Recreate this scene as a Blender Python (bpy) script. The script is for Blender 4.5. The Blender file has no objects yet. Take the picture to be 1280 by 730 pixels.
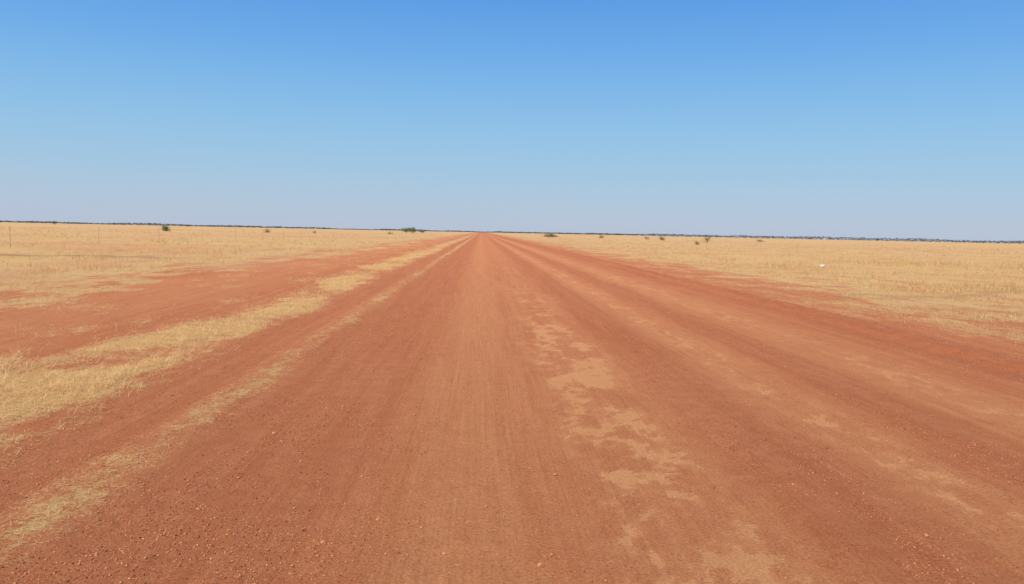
import bpy, math, random
import numpy as np
from mathutils import Vector, Matrix
random.seed(7); rng = np.random.default_rng(11)
S = bpy.context.scene
COL = S.collection

# ---------------------------------------------------------------- noise
def _h(ix, iy, s):
    n = (ix.astype(np.int64)*374761393 + iy.astype(np.int64)*668265263 + s*1442695041) & 0xffffffff
    n = ((n ^ (n >> 13))*1274126177) & 0xffffffff
    n = n ^ (n >> 16)
    return (n & 0xffffff)/float(0xffffff)
def vn(x, y, s=0):
    x = np.asarray(x, float); y = np.asarray(y, float)
    fx = np.floor(x); fy = np.floor(y); tx = x-fx; ty = y-fy
    tx = tx*tx*(3-2*tx); ty = ty*ty*(3-2*ty)
    a = _h(fx, fy, s); b = _h(fx+1, fy, s); c = _h(fx, fy+1, s); d = _h(fx+1, fy+1, s)
    return (a*(1-tx)+b*tx)*(1-ty) + (c*(1-tx)+d*tx)*ty
def fbm(x, y, o=4, s=0, g=.55):
    t = 0; a = 1; n = 0
    for i in range(o):
        t = t + a*vn(x*2**i+i*17.3, y*2**i+i*9.1, s+i); n += a; a *= g
    return t/n
def ss(a, b, x):
    t = np.clip((x-a)/(b-a), 0, 1); return t*t*(3-2*t)
def band(x, a, b, s): return ss(a-s, a+s, x)*(1-ss(b-s, b+s, x))

# ---------------------------------------------------------------- the lie of the land
ROAD_L, ROAD_R = -2.55, 6.9
def masks(x, y):
    w = (fbm(x*.45, y*.14, 4, 3)-.5)*2
    wf = (fbm(x*2.2, y*1.1, 5, 7, .75)-.5)*2
    xs = x + w*.5 + wf*.6
    nf = fbm(x*1.3, y*.6, 6, 21, .7)
    nl = fbm(x*.07, y*.035, 5, 31, .65)
    far = ss(20, 120, y)
    # straw cover
    gap = fbm(x*.6, y*.35+4.1, 6, 41, .78)
    strip = band(xs, -4.9, -3.5, .6)*(.44+.56*ss(.38, .60, gap))
    near_patch = band(xs, -6.2, -3.5, .5)*band(y+wf*1.2, 4.9, 9.2, 1.1)*(.66+.38*ss(.36, .58, gap))
    p2 = band(xs, -5.0, -3.8, .5)*band(y+wf*1.1, 10.2, 13.6, 1.0)*.9
    strip = np.maximum(np.maximum(strip, near_patch), p2)
    wind = band(x+w*.18+wf*.14, -2.48, -2.10, .26)*(.38+.24*ss(.4, .65, gap)+.25*far)
    scat = band(x, -4, -1.7, .4)*.11
    tuft = band(xs, -9.8, -5.0, .5)*(.08+.42*ss(.50, .68, nf) + .2*far)
    mid = band(x+w*1.5+wf*.6, -13.5, -9.4, 1.2)*(.28+.46*ss(.34, .62, nf))
    plain = (1-ss(-14.5, -11, x+w*1.6+wf))*(.60+.36*ss(.3, .65, nl)+.6*(nf-.5))
    right = ss(6.9, 8.0, xs)*.36 + ss(7.6, 12, x+w*1.5+wf*.8)*.32 + ss(11, 18, x)*.26*ss(.2, .6, nl)
    right = right*(.6+.8*ss(.34, .66, nf))
    straw = np.clip(strip + wind + scat + tuft + mid + plain + right, 0, 1.05)
    # pale dust on the driven lines
    w2 = (fbm(x*1.6, y*.7, 4, 51)-.5)*2
    st = fbm(x*4., y*.12, 3, 61)
    d1 = band(x+w2*.06, -.5, .45, .4)*(.42+.15*st)
    pat = fbm(x*4.0, y*1.9, 6, 71, .8)
    d2 = band(x+w2*.22, .70, 1.65, .3)*(.24+.84*ss(.41, .60, pat))*(1-.55*ss(9, 28, y))
    d3 = band(x+w2*.12, 2.7, 3.4, .3)*(.44+.40*ss(.42, .62, pat))
    d4 = band(x+w2*.15, 4.45, 5.5, .45)*(.42+.38*ss(.42, .62, pat))
    d5 = band(x+w2*.4, -9, -6, .8)*.3
    dust = np.clip(d1+d2+d3+d4+d5, 0, 1)
    # darker loose material
    dk = band(x+w2*.12, 1.8, 2.5, .3)*.38 + band(x+w2*.1, 3.6, 4.25, .3)*.40 + band(x+w2*.2, 6.3, 7.3, .3)*.8
    dk = dk + band(x+w2*.15, -2.0, -.8, .3)*.35 + band(x+w*.3, -3.4, -2.6, .2)*.2
    bank = band(y+(fbm(x*.3, y*0+2, 3, 81)-.5)*7+.12*(x+20), 41.5, 43.2, .5)*band(x, -31, -15.5, 1.5)
    bank2 = band(y+(fbm(x*.3, y*0+7, 3, 83)-.5)*6-.3*(x-15), 24, 24.8, .4)*band(x, 9.5, 19, 2)
    dk = np.clip(dk*(.45+1.1*st) + bank*1.0 + bank2*.6, 0, 1)
    # paler orange bare soil in the plain
    pk = .40*(1-band(x+w*2, -12, 11, 2.5)) + band(x+w*2+wf, -18, -9, 1.5)*ss(.38, .6, fbm(x*.2, y*.12, 5, 91, .65))*.55 + .4*ss(.48, .66, fbm(x*.03, y*.018, 5, 93, .65))*(1-band(x, -14, 13, 3))
    return straw, dust, dk, np.clip(pk, 0, 1)
def height(x, y):
    nearf = 1-ss(60, 200, np.abs(y)+np.abs(x))
    h = (fbm(x*.9, y*.6, 4, 101)-.5)*.045
    rd = band(x, ROAD_L, ROAD_R, .3)
    h = h*(1-.65*rd)
    h = h + (fbm(x*9, y*7, 3, 103)-.5)*.012
    w2 = (fbm(x*.5, y*.5, 3, 105)-.5)
    h = h + band(x+w2*.3, 6.75, 7.35, .2)*(.02+.12*fbm(x*3, y*2.2, 4, 107, .7))
    h = h + band(x+w2*.2, -2.5, -2.1, .15)*.018
    h = h - band(x, -.5, .4, .25)*.008 - band(x, 2.8, 3.3, .2)*.006
    h = h + band(x+w2*.2, 1.8, 2.5, .25)*.014 + band(x+w2*.2, 3.6, 4.2, .25)*.012
    h = h + (fbm(x*.08, y*.06, 3, 109)-.5)*.35*(1-band(x, -13, 14, 4))
    return h*nearf

# ---------------------------------------------------------------- helpers
def mesh_np(name, V, F, mat=None, parent=None, smooth=False):
    me = bpy.data.meshes.new(name)
    V = np.asarray(V, np.float32); F = np.asarray(F, np.int32); k = F.shape[1]
    me.vertices.add(len(V)); me.vertices.foreach_set('co', V.ravel())
    me.loops.add(F.size); me.loops.foreach_set('vertex_index', F.ravel())
    me.polygons.add(len(F)); me.polygons.foreach_set('loop_start', np.arange(0, F.size, k, dtype=np.int32))
    me.update(calc_edges=True)
    if smooth: me.polygons.foreach_set('use_smooth', np.ones(len(F), bool))
    if mat: me.materials.append(mat)
    o = bpy.data.objects.new(name, me); COL.objects.link(o)
    if parent: o.parent = parent
    return o
def tag(o, label=None, cat=None, group=None, kind=None):
    if label: o['label'] = label
    if cat: o['category'] = cat
    if group: o['group'] = group
    if kind: o['kind'] = kind
    return o
def empty(name, loc):
    o = bpy.data.objects.new(name, None); COL.objects.link(o); o.location = loc; o.empty_display_size = .2
    return o

class NT:
    def __init__(s, name):
        s.m = bpy.data.materials.new(name); s.m.use_nodes = True; s.t = s.m.node_tree; s.t.nodes.clear()
        s.out = s.n('ShaderNodeOutputMaterial'); s.b = s.n('ShaderNodeBsdfPrincipled')
        s.b.inputs['Roughness'].default_value = .95; s.b.inputs['Specular IOR Level'].default_value = .12
        s.t.links.new(s.b.outputs[0], s.out.inputs[0])
    def n(s, t): return s.t.nodes.new(t)
    def put(s, sock, v):
        if isinstance(v, bpy.types.NodeSocket): s.t.links.new(v, sock)
        elif isinstance(v, tuple) and len(v) == 3 and sock.type == 'RGBA': sock.default_value = (*v, 1)
        else: sock.default_value = v
    def math(s, op, a, b=0., c=None, clamp=False):
        n = s.n('ShaderNodeMath'); n.operation = op; n.use_clamp = clamp
        s.put(n.inputs[0], a); s.put(n.inputs[1], b)
        if c is not None: s.put(n.inputs[2], c)
        return n.outputs[0]
    def mix(s, f, a, b, mode='MIX'):
        n = s.n('ShaderNodeMix'); n.data_type = 'RGBA'; n.blend_type = mode
        s.put(n.inputs[0], f); s.put(n.inputs[6], a); s.put(n.inputs[7], b); return n.outputs[2]
    def step(s, v, a, b, lo=0., hi=1.):
        n = s.n('ShaderNodeMapRange'); n.interpolation_type = 'SMOOTHSTEP'
        s.put(n.inputs[0], v); s.put(n.inputs[1], a); s.put(n.inputs[2], b); s.put(n.inputs[3], lo); s.put(n.inputs[4], hi)
        return n.outputs[0]
    def pos(s, sc=(1, 1, 1)):
        g = s.n('ShaderNodeNewGeometry'); m = s.n('ShaderNodeVectorMath'); m.operation = 'MULTIPLY'
        s.t.links.new(g.outputs['Position'], m.inputs[0]); m.inputs[1].default_value = sc; return m.outputs[0]
    def noise(s, sc, det=4, rough=.55, dist=0., vec=None):
        n = s.n('ShaderNodeTexNoise'); n.inputs['Scale'].default_value = sc; n.inputs['Detail'].default_value = det
        n.inputs['Roughness'].default_value = rough; n.inputs['Distortion'].default_value = dist
        s.t.links.new(vec if vec else s.pos(), n.inputs['Vector']); return n.outputs[0]
    def island(s):
        g = s.n('ShaderNodeNewGeometry'); return g.outputs['Random Per Island']

# ---------------------------------------------------------------- ground material
def ground_material(name):
    g = NT(name)
    a = g.n('ShaderNodeAttribute'); a.attribute_name = 'cover'; sp = g.n('ShaderNodeSeparateColor')
    g.t.links.new(a.outputs['Color'], sp.inputs[0]); straw, dust, dark = sp.outputs[0], sp.outputs[1], sp.outputs[2]
    pink = a.outputs['Alpha']
    fine = g.noise(60, 5, .75); mid = g.noise(5, 7, .7); big = g.noise(.3, 5, .6)
    streak = g.noise(1, 6, .65, vec=g.pos((5, .2, 1))); lines = g.noise(1, 5, .7, vec=g.pos((34, .5, 1)))
    fib = g.noise(26, 5, .75, 1.2); patch = g.noise(4.5, 9, .75, .3, vec=g.pos((1.4, .8, 1)))
    red = g.mix(g.step(streak, .32, .68), (.58, .184, .058), (.67, .240, .088))
    red = g.mix(g.step(mid, .35, .7, 0, .5), red, (.53, .150, .048))
    red = g.mix(g.step(lines, .52, .7, 0, .38), red, (.76, .31, .125))
    red = g.mix(g.step(lines, .48, .32, 0, .38), red, (.45, .128, .045))
    red = g.mix(g.step(fine, .54, .70, 0, .75), red, (.88, .42, .20))
    red = g.mix(g.step(fine, .48, .31, 0, .85), red, (.25, .064, .024))
    dk = g.math('MULTIPLY', dark, g.step(g.math('ADD', g.math('MULTIPLY', fine, .5), g.math('MULTIPLY', mid, .5)), .35, .6, .35, 1.))
    red = g.mix(g.math('MULTIPLY', dk, .55), red, (.38, .105, .040))
    nz = g.math('SUBTRACT', g.math('ADD', g.math('MULTIPLY', patch, .72), g.math('MULTIPLY', fine, .28)), .5)
    dm = g.math('ADD', dust, g.math('MULTIPLY', nz, 2.7))
    dm = g.step(dm, .66, .86, 0, .74)
    dsoft = g.math('MULTIPLY', dust, g.step(lines, .25, .75, .35, .65))
    dm = g.math('MAXIMUM', dm, dsoft)
    red = g.mix(dm, red, g.mix(g.step(fine, .35, .65), (.74, .310, .105), (.90, .445, .170)))
    # straw
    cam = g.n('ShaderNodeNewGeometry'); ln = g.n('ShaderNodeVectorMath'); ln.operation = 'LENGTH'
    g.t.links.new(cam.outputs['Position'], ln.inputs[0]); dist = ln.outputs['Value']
    sn = g.math('ADD', g.math('MULTIPLY', fib, .5), g.math('MULTIPLY', patch, .5))
    sm = g.math('ADD', straw, g.math('MULTIPLY', g.math('SUBTRACT', sn, .5), 3.0))
    sm = g.step(sm, .38, .80, 0, .90)
    scol = g.mix(g.step(fib, .3, .7), (.56, .31, .090), (.90, .61, .235))
    scol = g.mix(g.step(big, .38, .62, 0, .5), scol, (.72, .42, .15))
    far_haze = g.step(dist, 25., 350.)
    scol = g.mix(g.math('MULTIPLY', far_haze, .5), scol, (.77, .51, .215))  # aerial haze painted into the straw colour, growing with distance
    swp = g.noise(1, 8, .75, vec=g.pos((.03, .06, 1)))
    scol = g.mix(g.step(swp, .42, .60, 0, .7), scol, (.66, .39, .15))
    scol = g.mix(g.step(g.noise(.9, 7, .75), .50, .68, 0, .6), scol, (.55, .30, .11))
    soil = g.mix(g.math('MULTIPLY', pink, .9), red, (.64, .33, .140))
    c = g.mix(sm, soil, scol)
    c = g.mix(g.math('MULTIPLY', pink, g.step(patch, .45, .65, .0, .45)), c, (.57, .33, .165))
    c = g.mix(g.math('MULTIPLY', g.math('MULTIPLY', dark, straw), g.step(patch, .35, .55, .3, .8)), c, (.30, .14, .06))
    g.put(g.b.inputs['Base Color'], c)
    bp = g.n('ShaderNodeBump'); bp.inputs['Strength'].default_value = .95; bp.inputs['Distance'].default_value = .018
    hh = g.math('ADD', fine, g.math('ADD', g.math('MULTIPLY', mid, 1.2), g.math('MULTIPLY', lines, .3))); g.t.links.new(hh, bp.inputs['Height'])
    b2 = g.n('ShaderNodeBump'); b2.inputs['Distance'].default_value = .008; b2.inputs['Strength'].default_value = .9
    g.t.links.new(g.noise(150, 3, .6), b2.inputs['Height']); g.t.links.new(bp.outputs[0], b2.inputs['Normal'])
    g.t.links.new(b2.outputs[0], g.b.inputs['Normal'])
    return g.m
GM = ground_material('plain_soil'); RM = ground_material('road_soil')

# ---------------------------------------------------------------- ground + road, one continuous surface
def axis(core_a, core_b, step, lim, g):
    c = list(np.arange(core_a, core_b+1e-6, step)); s = step; v = core_b
    while v < lim: s *= g; v += s; c.append(v)
    s = step; v = core_a
    while v > -lim: s *= g; v -= s; c.insert(0, v)
    return np.array(c)
xs_ = axis(-11, 11, .05, 7000, 1.04)
ys = [2.0]
while ys[-1] < 7000: ys.append(ys[-1]+max(.03, ys[-1]*.0085))
b = [2.0-.1*1.25**i for i in range(1, 30)][::-1]
b = [v for v in b if v > -400]
ys = np.array(b+ys)
iL = int(np.argmin(abs(xs_-ROAD_L))); iR = int(np.argmin(abs(xs_-ROAD_R)))
GX, GY = np.meshgrid(xs_, ys)
wob = (fbm(GX*0+3, GY*.35, 3, 5)-.5)*.25
GX = GX + wob*np.exp(-((GX-ROAD_L)/.8)**2) + wob*np.exp(-((GX-ROAD_R)/.8)**2)
GZ = height(GX, GY)
def sheet(cols):
    X = GX[:, cols]; Y = GY[:, cols]; Z = GZ[:, cols]; r, c = X.shape
    V = np.stack([X, Y, Z], -1).reshape(-1, 3)
    i = (np.arange(r-1)[:, None]*c + np.arange(c-1)[None]).ravel()
    return V, np.stack([i, i+1, i+c+1, i+c], 1)
def finish(name, V, F, mat):
    o = mesh_np(name, V, F, mat, smooth=True)
    m = masks(V[:, 0], V[:, 1])
    at = o.data.attributes.new('cover', 'FLOAT_COLOR', 'POINT')
    at.data.foreach_set('color', np.stack(m, -1).astype(np.float32).ravel())
    o['kind'] = 'structure'; return o
V1, F1 = sheet(slice(0, iL+1)); V2, F2 = sheet(slice(iR, None))
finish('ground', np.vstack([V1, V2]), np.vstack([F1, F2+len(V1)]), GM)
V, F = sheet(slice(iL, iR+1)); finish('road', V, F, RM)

# ---------------------------------------------------------------- dry grass
def straw_mat(name, c1, c2, c3):
    g = NT(name); r = g.island(); n = g.noise(.7, 5, .7)
    c = g.mix(g.step(r, 0., 1.), c1, c2); c = g.mix(g.step(n, .45, .62, 0, .7), c, c3)
    g.put(g.b.inputs['Base Color'], c); g.b.inputs['Roughness'].default_value = .8
    # thin dry blades let some sun through
    tr = g.n('ShaderNodeBsdfTranslucent'); g.put(tr.inputs[0], c); ms = g.n('ShaderNodeMixShader'); ms.inputs[0].default_value = .3
    g.t.links.new(g.b.outputs[0], ms.inputs[1]); g.t.links.new(tr.outputs[0], ms.inputs[2]); g.t.links.new(ms.outputs[0], g.out.inputs[0])
    return g.m
SM = straw_mat('verge_straw', (.74, .43, .14), (1.0, .74, .35), (.96, .64, .25))
PM = straw_mat('plain_straw', (.52, .30, .10), (.95, .68, .29), (.68, .40, .15))
def blades(P, az, L, tilt, W, bend):
    """tilt = angle above the ground; three triangles a blade"""
    n = len(P); d = np.stack([np.cos(az), np.sin(az), np.zeros(n)], 1); s = np.stack([-np.sin(az), np.cos(az), np.zeros(n)], 1)
    up = np.array([0, 0, 1.])
    m = P + (d*np.cos(tilt)[:, None] + up*np.sin(tilt)[:, None])*(L*.55)[:, None]
    t2 = tilt-bend
    t = m + (d*np.cos(t2)[:, None] + up*np.sin(t2)[:, None])*(L*.45)[:, None]
    w = (W/2)[:, None]
    V = np.stack([P-s*w, P+s*w, m-s*w*.8, m+s*w*.8, t], 1).reshape(-1, 3)
    i = np.arange(n)[:, None]*5
    return V, np.concatenate([i+[0, 1, 3], i+[0, 3, 2], i+[2, 3, 4]], 0)
# flattened straw beside the road
N = 700000
y = np.exp(rng.uniform(math.log(3.2), math.log(90), N)); x = rng.uniform(-8.5, -1.4, N)
st = masks(x, y)[0]; loc = fbm(x*4, y*4, 6, 201, .85)
edge = ss(-3.4, -2.8, x)          # the sparse line close to the road
keep = rng.uniform(0, 1, N) < np.clip((st-.08)*1.2, 0, 1)**1.5*ss(.42, .62, loc+st*.11)*.95*(1-.15*edge)
x = x[keep]; y = y[keep]; edge = edge[keep]; n = len(x)
cl = ss(.45, .65, fbm(x*3, y*3, 4, 205))
P = np.stack([x, y, height(x, y)+rng.uniform(-.002, .03, n)*(1-.8*edge)*(.5+1.6*cl)], 1)
V, F = blades(P, rng.uniform(0, 6.28, n), rng.uniform(.02, .16, n)*(1-.6*edge), rng.uniform(-.15, .5, n)*(1+.8*cl)*(1-.6*edge), .0017+.00014*y*rng.uniform(.7, 1.3, n), rng.uniform(0, .8, n))
tag(mesh_np('straw_verge', V, F, SM), 'flattened pale yellow straw lying in a strip along the left road edge', 'dry grass', kind='stuff')
# standing tufts on the plain
N = 120000
y = np.exp(rng.uniform(math.log(8), math.log(320), N)); x = y*rng.uniform(-.85, .95, N)
st = masks(x, y)[0]
keep = (rng.uniform(0, 1, N) < np.clip((st-.2)*1.2, 0, 1)*ss(.36, .58, fbm(x*.5, y*.3, 5, 211, .7))) & ((x < -6.5) | (x > 7.2))
x = x[keep]; y = y[keep]; hh = .03+.26*ss(.3, .75, fbm(x*.2, y*.1, 4, 213, .7))*rng.uniform(.2, 1.4, len(x))
hh = hh*np.where(x > 0, ss(5, 18, x), 1-ss(-17, -5, x))+.022
k = 6; x = np.repeat(x, k); y = np.repeat(y, k); hh = np.repeat(hh, k); n = len(x); sp_ = .09
x = x+rng.normal(0, sp_, n); y = y+rng.normal(0, sp_, n)
P = np.stack([x, y, height(x, y)], 1)
V, F = blades(P, rng.uniform(0, 6.28, n), hh*rng.uniform(.5, 1.5, n), rng.uniform(.2, 1.35, n), .003+.00017*y, rng.uniform(0, .9, n))
tag(mesh_np('dry_grass', V, F, PM), 'short golden dry grass covering the open plain on both sides of the road', 'dry grass', kind='stuff')

# ---------------------------------------------------------------- loose gravel
def stone_mat(name, a, b_):
    g = NT(name); c = g.mix(g.step(g.island(), 0., 1.), a, b_); c = g.mix(g.step(g.noise(60, 3), .4, .7, 0, .4), c, (.6, .24, .10))
    g.put(g.b.inputs['Base Color'], c); return g.m
ST = stone_mat('red_gravel', (.28, .085, .036), (.80, .35, .16))
N = 420000
y = np.exp(rng.uniform(math.log(2.6), math.log(45), N)); x = rng.uniform(-1, 1, N)*(y*.72+1.2)
dk = masks(x, y)
w = .24+.85*dk[2] + .35*band(x, -2.4, -.6, .3) - .25*dk[1]; w = w*ss(.35, .6, fbm(x*3, y*1.5, 3, 221))
keep = (rng.uniform(0, 1, N) < w) & (x < 9.5) & (x > -9); x = x[keep]; y = y[keep]; n = len(x)
size = .0020+.0055*rng.uniform(0, 1, n)**6 + .00020*y
O = np.array([[1, 0, 0], [0, 1, 0], [-1, 0, 0], [0, -1, 0], [0, 0, 1], [0, 0, -1.]])
V = O[None]*rng.uniform(.55, 1.25, (n, 6, 1))*size[:, None, None]; V[:, :, 2] *= .75
V[:, :4] += rng.normal(0, .25, (n, 4, 3))*size[:, None, None]
V += np.stack([x, y, height(x, y)+size*.35], 1)[:, None]
ff = np.array([[0, 1, 4], [1, 2, 4], [2, 3, 4], [3, 0, 4], [1, 0, 5], [2, 1, 5], [3, 2, 5], [0, 3, 5]])
F = (np.arange(n)[:, None, None]*6+ff[None]).reshape(-1, 3)
tag(mesh_np('gravel', V.reshape(-1, 3), F, ST), 'loose red brown gravel scattered over the dirt road', 'gravel', kind='stuff'); print('gravel', n)

# ---------------------------------------------------------------- single bigger stones
import bmesh
def stone(x, y, r, label, seed, group=None, mat=ST):
    bm = bmesh.new(); bmesh.ops.create_icosphere(bm, subdivisions=3, radius=1)
    rr = np.random.default_rng(seed); pl = [(Vector(rr.normal(0, 1, 3)).normalized(), rr.uniform(.55, .85)) for _ in range(9)]
    for v in bm.verts:
        c = v.co.copy()
        for nrm, d in pl:
            e = c.dot(nrm)-d
            if e > 0: c -= nrm*e*.9
        c += v.co*.05*(fbm(np.array(v.co.x*3), np.array(v.co.y*3+v.co.z*2), 3, seed)-.5)
        v.co = Vector((c.x*r*1.15, c.y*r, c.z*r*.72))
    me = bpy.data.meshes.new('stone'); bm.to_mesh(me); bm.free(); me.materials.append(mat)
    o = bpy.data.objects.new('stone', me); COL.objects.link(o)
    o.location = (x, y, float(height(np.array(x), np.array(y)))+r*.35); o.rotation_euler.z = rr.uniform(0, 6)
    tag(o, label, 'stone', group)
H = 1.6
def gp(px, py):   # ground position worked out from the photograph's horizon line
    d = H*1000/(py-(277+.0211*px)); return (px-600)/1000*d, d
ones = [((685, 720), .017, 'small dark stone on the road at the bottom centre of the photo'),
        ((407, 686), .016, 'small red stone at the bottom of the road, left of centre'),
        ((345, 543), .020, 'reddish stone on the left of the road, level with the near straw'),
        ((1190, 690), .014, 'small stone in the dark gravel at the bottom right corner')]
for i, (p, r, l) in enumerate(ones): stone(*gp(*p), r, l, 300+i)
more = [(300, 600), (455, 600), (520, 520), (490, 470), (250, 640), (560, 700), (612, 640), (430, 510), (370, 640), (330, 455), (475, 655), (215, 560),
        (1010, 620), (1130, 560), (1060, 500), (960, 450), (1180, 480), (1230, 470), (1100, 430), (540, 440), (700, 600), (880, 560)]
for i, p in enumerate(more):
    stone(*gp(*p), random.uniform(.009, .014), 'small loose red brown stone lying on the dirt road surface', 400+i, 'small loose stones on the dirt road')

# ---------------------------------------------------------------- bushes and trees far out on the plain
def leaf_mat(name, a, b_):
    g = NT(name); c = g.mix(g.step(g.island(), 0., 1.), a, b_); g.put(g.b.inputs['Base Color'], c); return g.m
GREEN = leaf_mat('green_leaves', (.11, .14, .06), (.23, .25, .12))
DARK = leaf_mat('olive_leaves', (.13, .12, .065), (.24, .21, .12))
BROWN = leaf_mat('brown_twigs', (.24, .15, .08), (.40, .26, .14))
g = NT('bark'); g.put(g.b.inputs['Base Color'], g.mix(g.step(g.noise(8, 4), .4, .6), (.12, .08, .055), (.22, .15, .10))); BARK = g.m
def tube(p0, p1, r0, r1, k=6):
    p0 = np.array(p0, float); p1 = np.array(p1, float); d = p1-p0; d /= np.linalg.norm(d)
    a = np.cross(d, [0.3, 1, .2]); a /= np.linalg.norm(a); b_ = np.cross(d, a)
    t = np.arange(k)*2*math.pi/k; ring = np.cos(t)[:, None]*a+np.sin(t)[:, None]*b_
    V = np.vstack([p0+ring*r0, p1+ring*r1]); i = np.arange(k); j = (i+1) % k
    return V, np.stack([i, j, j+k, i+k], 1)
def join(parts):
    V = []; F = []; o = 0
    for v, f in parts: V.append(v); F.append(f+o); o += len(v)
    return np.vstack(V), np.vstack(F)
def plant(name, px, d, h, w, mat, label, cat, seed, leaves=900, bare=False, trunk_f=.3, group=None):
    r = np.random.default_rng(seed); x = (px-600)/1000*d
    root = empty(name, (x, d, float(height(np.array(x), np.array(d))))); tag(root, label, cat, group)
    parts = []; tips = []
    nl = 5 if not bare else 12
    tr = h*.03
    parts.append(tube((0, 0, -.05), (0, 0, h*trunk_f), tr*1.3, tr))
    for i in range(nl):
        a = i*6.28/nl+r.uniform(-.5, .5); e = (w*.36*math.cos(a)*r.uniform(.5, 1.1), w*.36*math.sin(a)*r.uniform(.5, 1.1), h*r.uniform(.5, .95))
        parts.append(tube((0, 0, h*trunk_f*r.uniform(.3, .95)), e, tr*.7, tr*.2)); tips.append(e)
        for j in range(3):
            s = np.array(e)*r.uniform(.5, .9); f = s+np.array([r.normal(0, w*.14), r.normal(0, w*.14), r.uniform(-.1, .2)*h]); parts.append(tube(s, f, tr*.35, tr*.12, 4)); tips.append(tuple(f))
    V, F = join(parts); mesh_np('trunk', V, F, BARK, root)
    tips = np.array(tips); c = tips[r.integers(0, len(tips), leaves)]+r.normal(0, 1, (leaves, 3))*np.array([w*.11, w*.11, h*.13])
    c[:, 2] = np.where(trunk_f < .2, c[:, 2]-r.uniform(0, .45, leaves)*h, c[:, 2]); c[:, 2] = np.clip(c[:, 2], h*.05, h*1.05)
    s = (.018 if bare else .04)*math.sqrt(w*h)
    V = (c[:, None]+r.normal(0, s, (leaves, 3, 3))).reshape(-1, 3)
    mesh_np('crown', V, np.arange(leaves*3).reshape(-1, 3), mat, root)
plant('tree', 507, 430, 2.8, 4.6, GREEN, 'green low tree on the left plain, leftmost of the small clump', 'tree', 1)
plant('tree', 515, 425, 3.1, 4.2, GREEN, 'green rounded tree in the middle of the small clump', 'tree', 2)
plant('tree', 527, 440, 2.2, 5.0, DARK, 'darker low tree on the right of the small clump by the road end', 'tree', 3, 500)
plant('bush', 213, 215, 2.0, 2.2, GREEN, 'dark green round bush standing alone on the left plain', 'bush', 4, 900, trunk_f=.15)
plant('bush', 336, 240, 1.2, 2.4, BROWN, 'brownish bush alone between the dark round bush and the green trees', 'bush', 5, 500, trunk_f=.1)
plant('bush', 394, 260, .9, 1.4, DARK, 'tiny green bush right of the brownish one on the left plain', 'bush', 6, 400, trunk_f=.1)
plant('bush', 487, 300, .9, 2.4, BROWN, 'low brown bush just before the green trees', 'bush', 7, 400, trunk_f=.1)
plant('tree', 80, 700, 3.2, 4.5, DARK, 'small dark tree on the horizon at the far left', 'tree', 8, 500)
plant('tree', 240, 800, 2.4, 5.0, DARK, 'small dark tree on the skyline right of the lone dark bush', 'tree', 9, 400)
plant('bush', 688, 330, 1.6, 7.4, DARK, 'wide low olive bush right of the road end', 'bush', 10, 700, trunk_f=.1)
plant('bush', 750, 330, 1.5, 2.4, DARK, 'small dark upright bush between the wide olive bush and the taller one', 'bush', 11, 400, trunk_f=.15)
plant('bush', 808, 300, 1.1, 2.4, BROWN, 'little brown bush just left of the dark upright bush', 'bush', 12, 400, trunk_f=.15)
plant('bush', 827, 270, 1.7, 2.0, DARK, 'dark upright bush on the right plain, left of the leafless one', 'bush', 13, 500, trunk_f=.15)
plant('bush', 885, 210, 2.1, 2.6, BROWN, 'leafless grey brown bush, tallest one on the right plain', 'bush', 14, 600, bare=True, trunk_f=.19)
plant('bush', 872, 150, .9, 1.2, BROWN, 'low brown bush in front of the tallest leafless bush', 'bush', 15, 400, trunk_f=.15)
plant('bush', 952, 300, 1.0, 3.0, DARK, 'low dark bush farther right than the leafless bush', 'bush', 16, 400, trunk_f=.1)

# far tree line, one mass
g = NT('hazy_far_leaves'); c = g.mix(g.step(g.island(), 0., 1.), (.085, .11, .11), (.13, .155, .15)); g.put(g.b.inputs['Base Color'], c); HZ = g.m
N = 34000
x = rng.uniform(-3400, 3400, N); yy = 2100+450*fbm(x*.0016, x*0+1, 3, 301)+rng.uniform(-60, 60, N)-np.abs(x)*.12
right_h = 1.4+1.5+7.5*fbm(x*.012, x*0+4, 4, 303)*ss(60, 700, x)
left_h = 1.0+3.4*ss(.35, .7, fbm(x*.008, x*0+8, 4, 305))+2.2*(1-ss(-1200, -600, x))
z = np.where(x > 60, right_h, left_h)*rng.uniform(0, 1, N)**.8
Cc = np.stack([x, yy, z], 1)
V = (Cc[:, None]+rng.normal(0, 1, (N, 3, 3))*np.array([2.6, 2.6, .8])).reshape(-1, 3)
tag(mesh_np('distant_treeline', V, np.arange(N*3).reshape(-1, 3), HZ), 'thin dark hazy line of trees along the horizon', 'trees', kind='stuff')

# ---------------------------------------------------------------- wire fences
g = NT('weathered_steel'); g.put(g.b.inputs['Base Color'], g.mix(g.step(g.noise(9, 4), .4, .6), (.40, .27, .18), (.56, .41, .28))); g.b.inputs['Roughness'].default_value = .7; STEEL = g.m
g = NT('fence_wire'); g.put(g.b.inputs['Base Color'], (.50, .42, .34)); g.b.inputs['Roughness'].default_value = .6; WIRE = g.m
def picket():
    pr = []
    for i in range(3):      # Y shaped star section
        a = i*2*math.pi/3+math.pi/2; pr += [(math.cos(a-.18)*.022, math.sin(a-.18)*.022), (math.cos(a+.18)*.022, math.sin(a+.18)*.022), (math.cos(a+math.pi/3)*.006, math.sin(a+math.pi/3)*.006)]
    pr = np.array(pr); n = len(pr); V = np.vstack([np.c_[pr, np.full(n, -.3)], np.c_[pr, np.full(n, 1.36)], [[0, 0, 1.37]]])
    F = []
    for i in range(n):
        j = (i+1) % n; F += [[i, j, j+n], [i, j+n, i+n], [i+n, j+n, 2*n]]
    return V, np.array(F)
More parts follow.
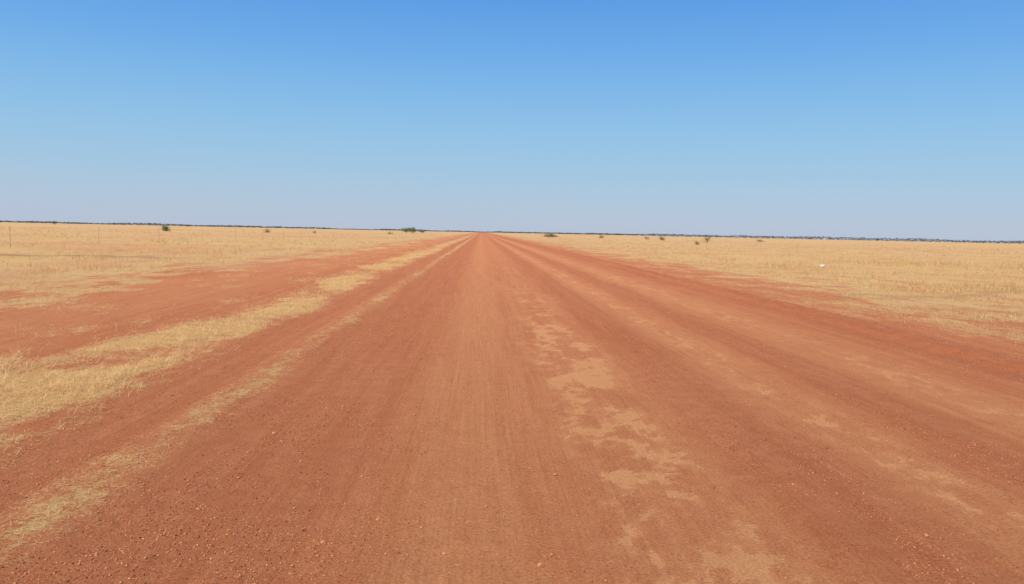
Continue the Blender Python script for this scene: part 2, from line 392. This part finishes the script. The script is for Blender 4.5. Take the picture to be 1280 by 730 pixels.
def fence(X, ys_, label, seed, hs=1.):
    r = np.random.default_rng(seed)
    root = empty('wire_fence', (X, ys_[0], 0)); tag(root, label, 'fence')
    V, F = picket(); p0 = None; pts = []
    for yv in ys_:
        hz = float(height(np.array(X), np.array(yv)))
        if p0 is None: o = mesh_np('post', V, F, STEEL, root); p0 = o
        else: o = p0.copy(); COL.objects.link(o); o.parent = root
        s = r.uniform(.9, 1.05)*hs; o.location = (r.uniform(-.05, .05), yv-ys_[0], hz); o.scale = (hs, hs, s)
        o.rotation_euler = (r.uniform(-.04, .04), r.uniform(-.04, .04), r.uniform(0, 6)); pts.append((0, yv-ys_[0], hz))
    for zh in (.35, .65, .95, 1.18):
        parts = []
        for a, b_ in zip(pts[:-1], pts[1:]):
            q = [np.array(a)*(1-t)+np.array(b_)*t+np.array([0, 0, zh*hs-.05*4*t*(1-t)]) for t in np.linspace(0, 1, 5)]
            parts += [tube(q[i], q[i+1], .0016, .0016, 4) for i in range(4)]
        Vw, Fw = join(parts); mesh_np('wire', Vw, Fw, WIRE, root)
fence(-28, [16+11*i-.1 for i in range(12)], 'thin wire fence on steel posts along the left side plain', 1)
fence(34, [61.6+11.6*i for i in range(7)], 'thin wire fence on steel posts along the right side plain', 2, .8)

# ---------------------------------------------------------------- white litter on the right plain
g = NT('white_plastic'); g.put(g.b.inputs['Base Color'], g.mix(g.step(g.noise(14, 3), .4, .6), (.68, .66, .62), (.78, .77, .75))); g.b.inputs['Roughness'].default_value = .5
bm = bmesh.new(); bmesh.ops.create_icosphere(bm, subdivisions=4, radius=1)
for v in bm.verts:
    c = v.co; k = 1+.5*(float(fbm(np.array(c.x*2.2+5), np.array(c.y*2.2+c.z*1.7), 4, 77))-.5)*1.6
    v.co = Vector((c.x*.13*k, c.y*.11*k, max(c.z, -.5)*.08*k))
me = bpy.data.meshes.new('plastic_bag'); bm.to_mesh(me); bm.free(); me.materials.append(g.m)
o = bpy.data.objects.new('plastic_bag', me); COL.objects.link(o); X, D = gp(1034, 335); o.location = (X, D, float(height(np.array(X), np.array(D)))+.06)
tag(o, 'small crumpled white plastic bag lying in the dry grass right of the road', 'litter')

# ---------------------------------------------------------------- light, sky, camera
EL, AZ = math.radians(52), math.radians(222)
sd = Vector((math.sin(AZ)*math.cos(EL), math.cos(AZ)*math.cos(EL), math.sin(EL)))
L = bpy.data.lights.new('sun', 'SUN'); L.energy = 4.35; L.angle = math.radians(.5); L.color = (1, .95, .86)
o = bpy.data.objects.new('sun', L); COL.objects.link(o); o.rotation_euler = sd.to_track_quat('Z', 'Y').to_euler(); o.location = (0, 0, 50)
W = bpy.data.worlds.new('World'); S.world = W; W.use_nodes = True; t = W.node_tree; t.nodes.clear()
sk = t.nodes.new('ShaderNodeTexSky'); sk.sky_type = 'NISHITA'; sk.sun_disc = False; sk.sun_elevation = EL; sk.sun_rotation = AZ
sk.air_density = 1.0; sk.dust_density = .6; sk.ozone_density = 2.0; sk.altitude = 0
# clear dry-season air: horizon haze to deep blue by elevation, blended with the physical sky
tc = t.nodes.new('ShaderNodeTexCoord'); sx = t.nodes.new('ShaderNodeSeparateXYZ'); t.links.new(tc.outputs['Generated'], sx.inputs[0])
cr = t.nodes.new('ShaderNodeValToRGB'); cr.color_ramp.interpolation = 'B_SPLINE'
def lin(c): return tuple(((v/255+.055)/1.055)**2.4 if v > 10 else v/3294 for v in c)
stops = [(0., (184, 196, 216)), (.03, (178, 197, 220)), (.07, (164, 200, 226)), (.14, (138, 193, 235)), (.21, (110, 174, 235)), (.30, (82, 150, 232)), (.55, (52, 112, 205)), (1., (40, 90, 180))]
el = cr.color_ramp.elements; el[0].position = 0; el[0].color = (*lin(stops[0][1]), 1); el[1].position = 1; el[1].color = (*lin(stops[-1][1]), 1)
for p, c in stops[1:-1]: e = el.new(p); e.color = (*lin(c), 1)
t.links.new(sx.outputs[2], cr.inputs[0])
vm = t.nodes.new('ShaderNodeVectorMath'); vm.operation = 'SCALE'; vm.inputs['Scale'].default_value = 10; t.links.new(cr.outputs[0], vm.inputs[0])
mx = t.nodes.new('ShaderNodeMix'); mx.data_type = 'RGBA'; mx.inputs[0].default_value = .92; t.links.new(sk.outputs[0], mx.inputs[6]); t.links.new(vm.outputs[0], mx.inputs[7])
bg = t.nodes.new('ShaderNodeBackground'); bg.inputs[1].default_value = .1; ow = t.nodes.new('ShaderNodeOutputWorld')
t.links.new(mx.outputs[2], bg.inputs[0]); t.links.new(bg.outputs[0], ow.inputs[0])
S.view_settings.view_transform = 'Standard'; S.view_settings.look = 'None'; S.view_settings.exposure = 0
cd = bpy.data.cameras.new('camera'); cd.lens = 28.125; cd.sensor_width = 36; cd.clip_start = .05; cd.clip_end = 20000
cam = bpy.data.objects.new('camera', cd); COL.objects.link(cam); S.camera = cam
R = Matrix.Rotation(-math.radians(2.29), 4, 'Z') @ Matrix.Rotation(math.radians(90-4.26), 4, 'X') @ Matrix.Rotation(math.radians(1.21), 4, 'Z')
cam.matrix_world = Matrix.Translation((0, 0, H)) @ R
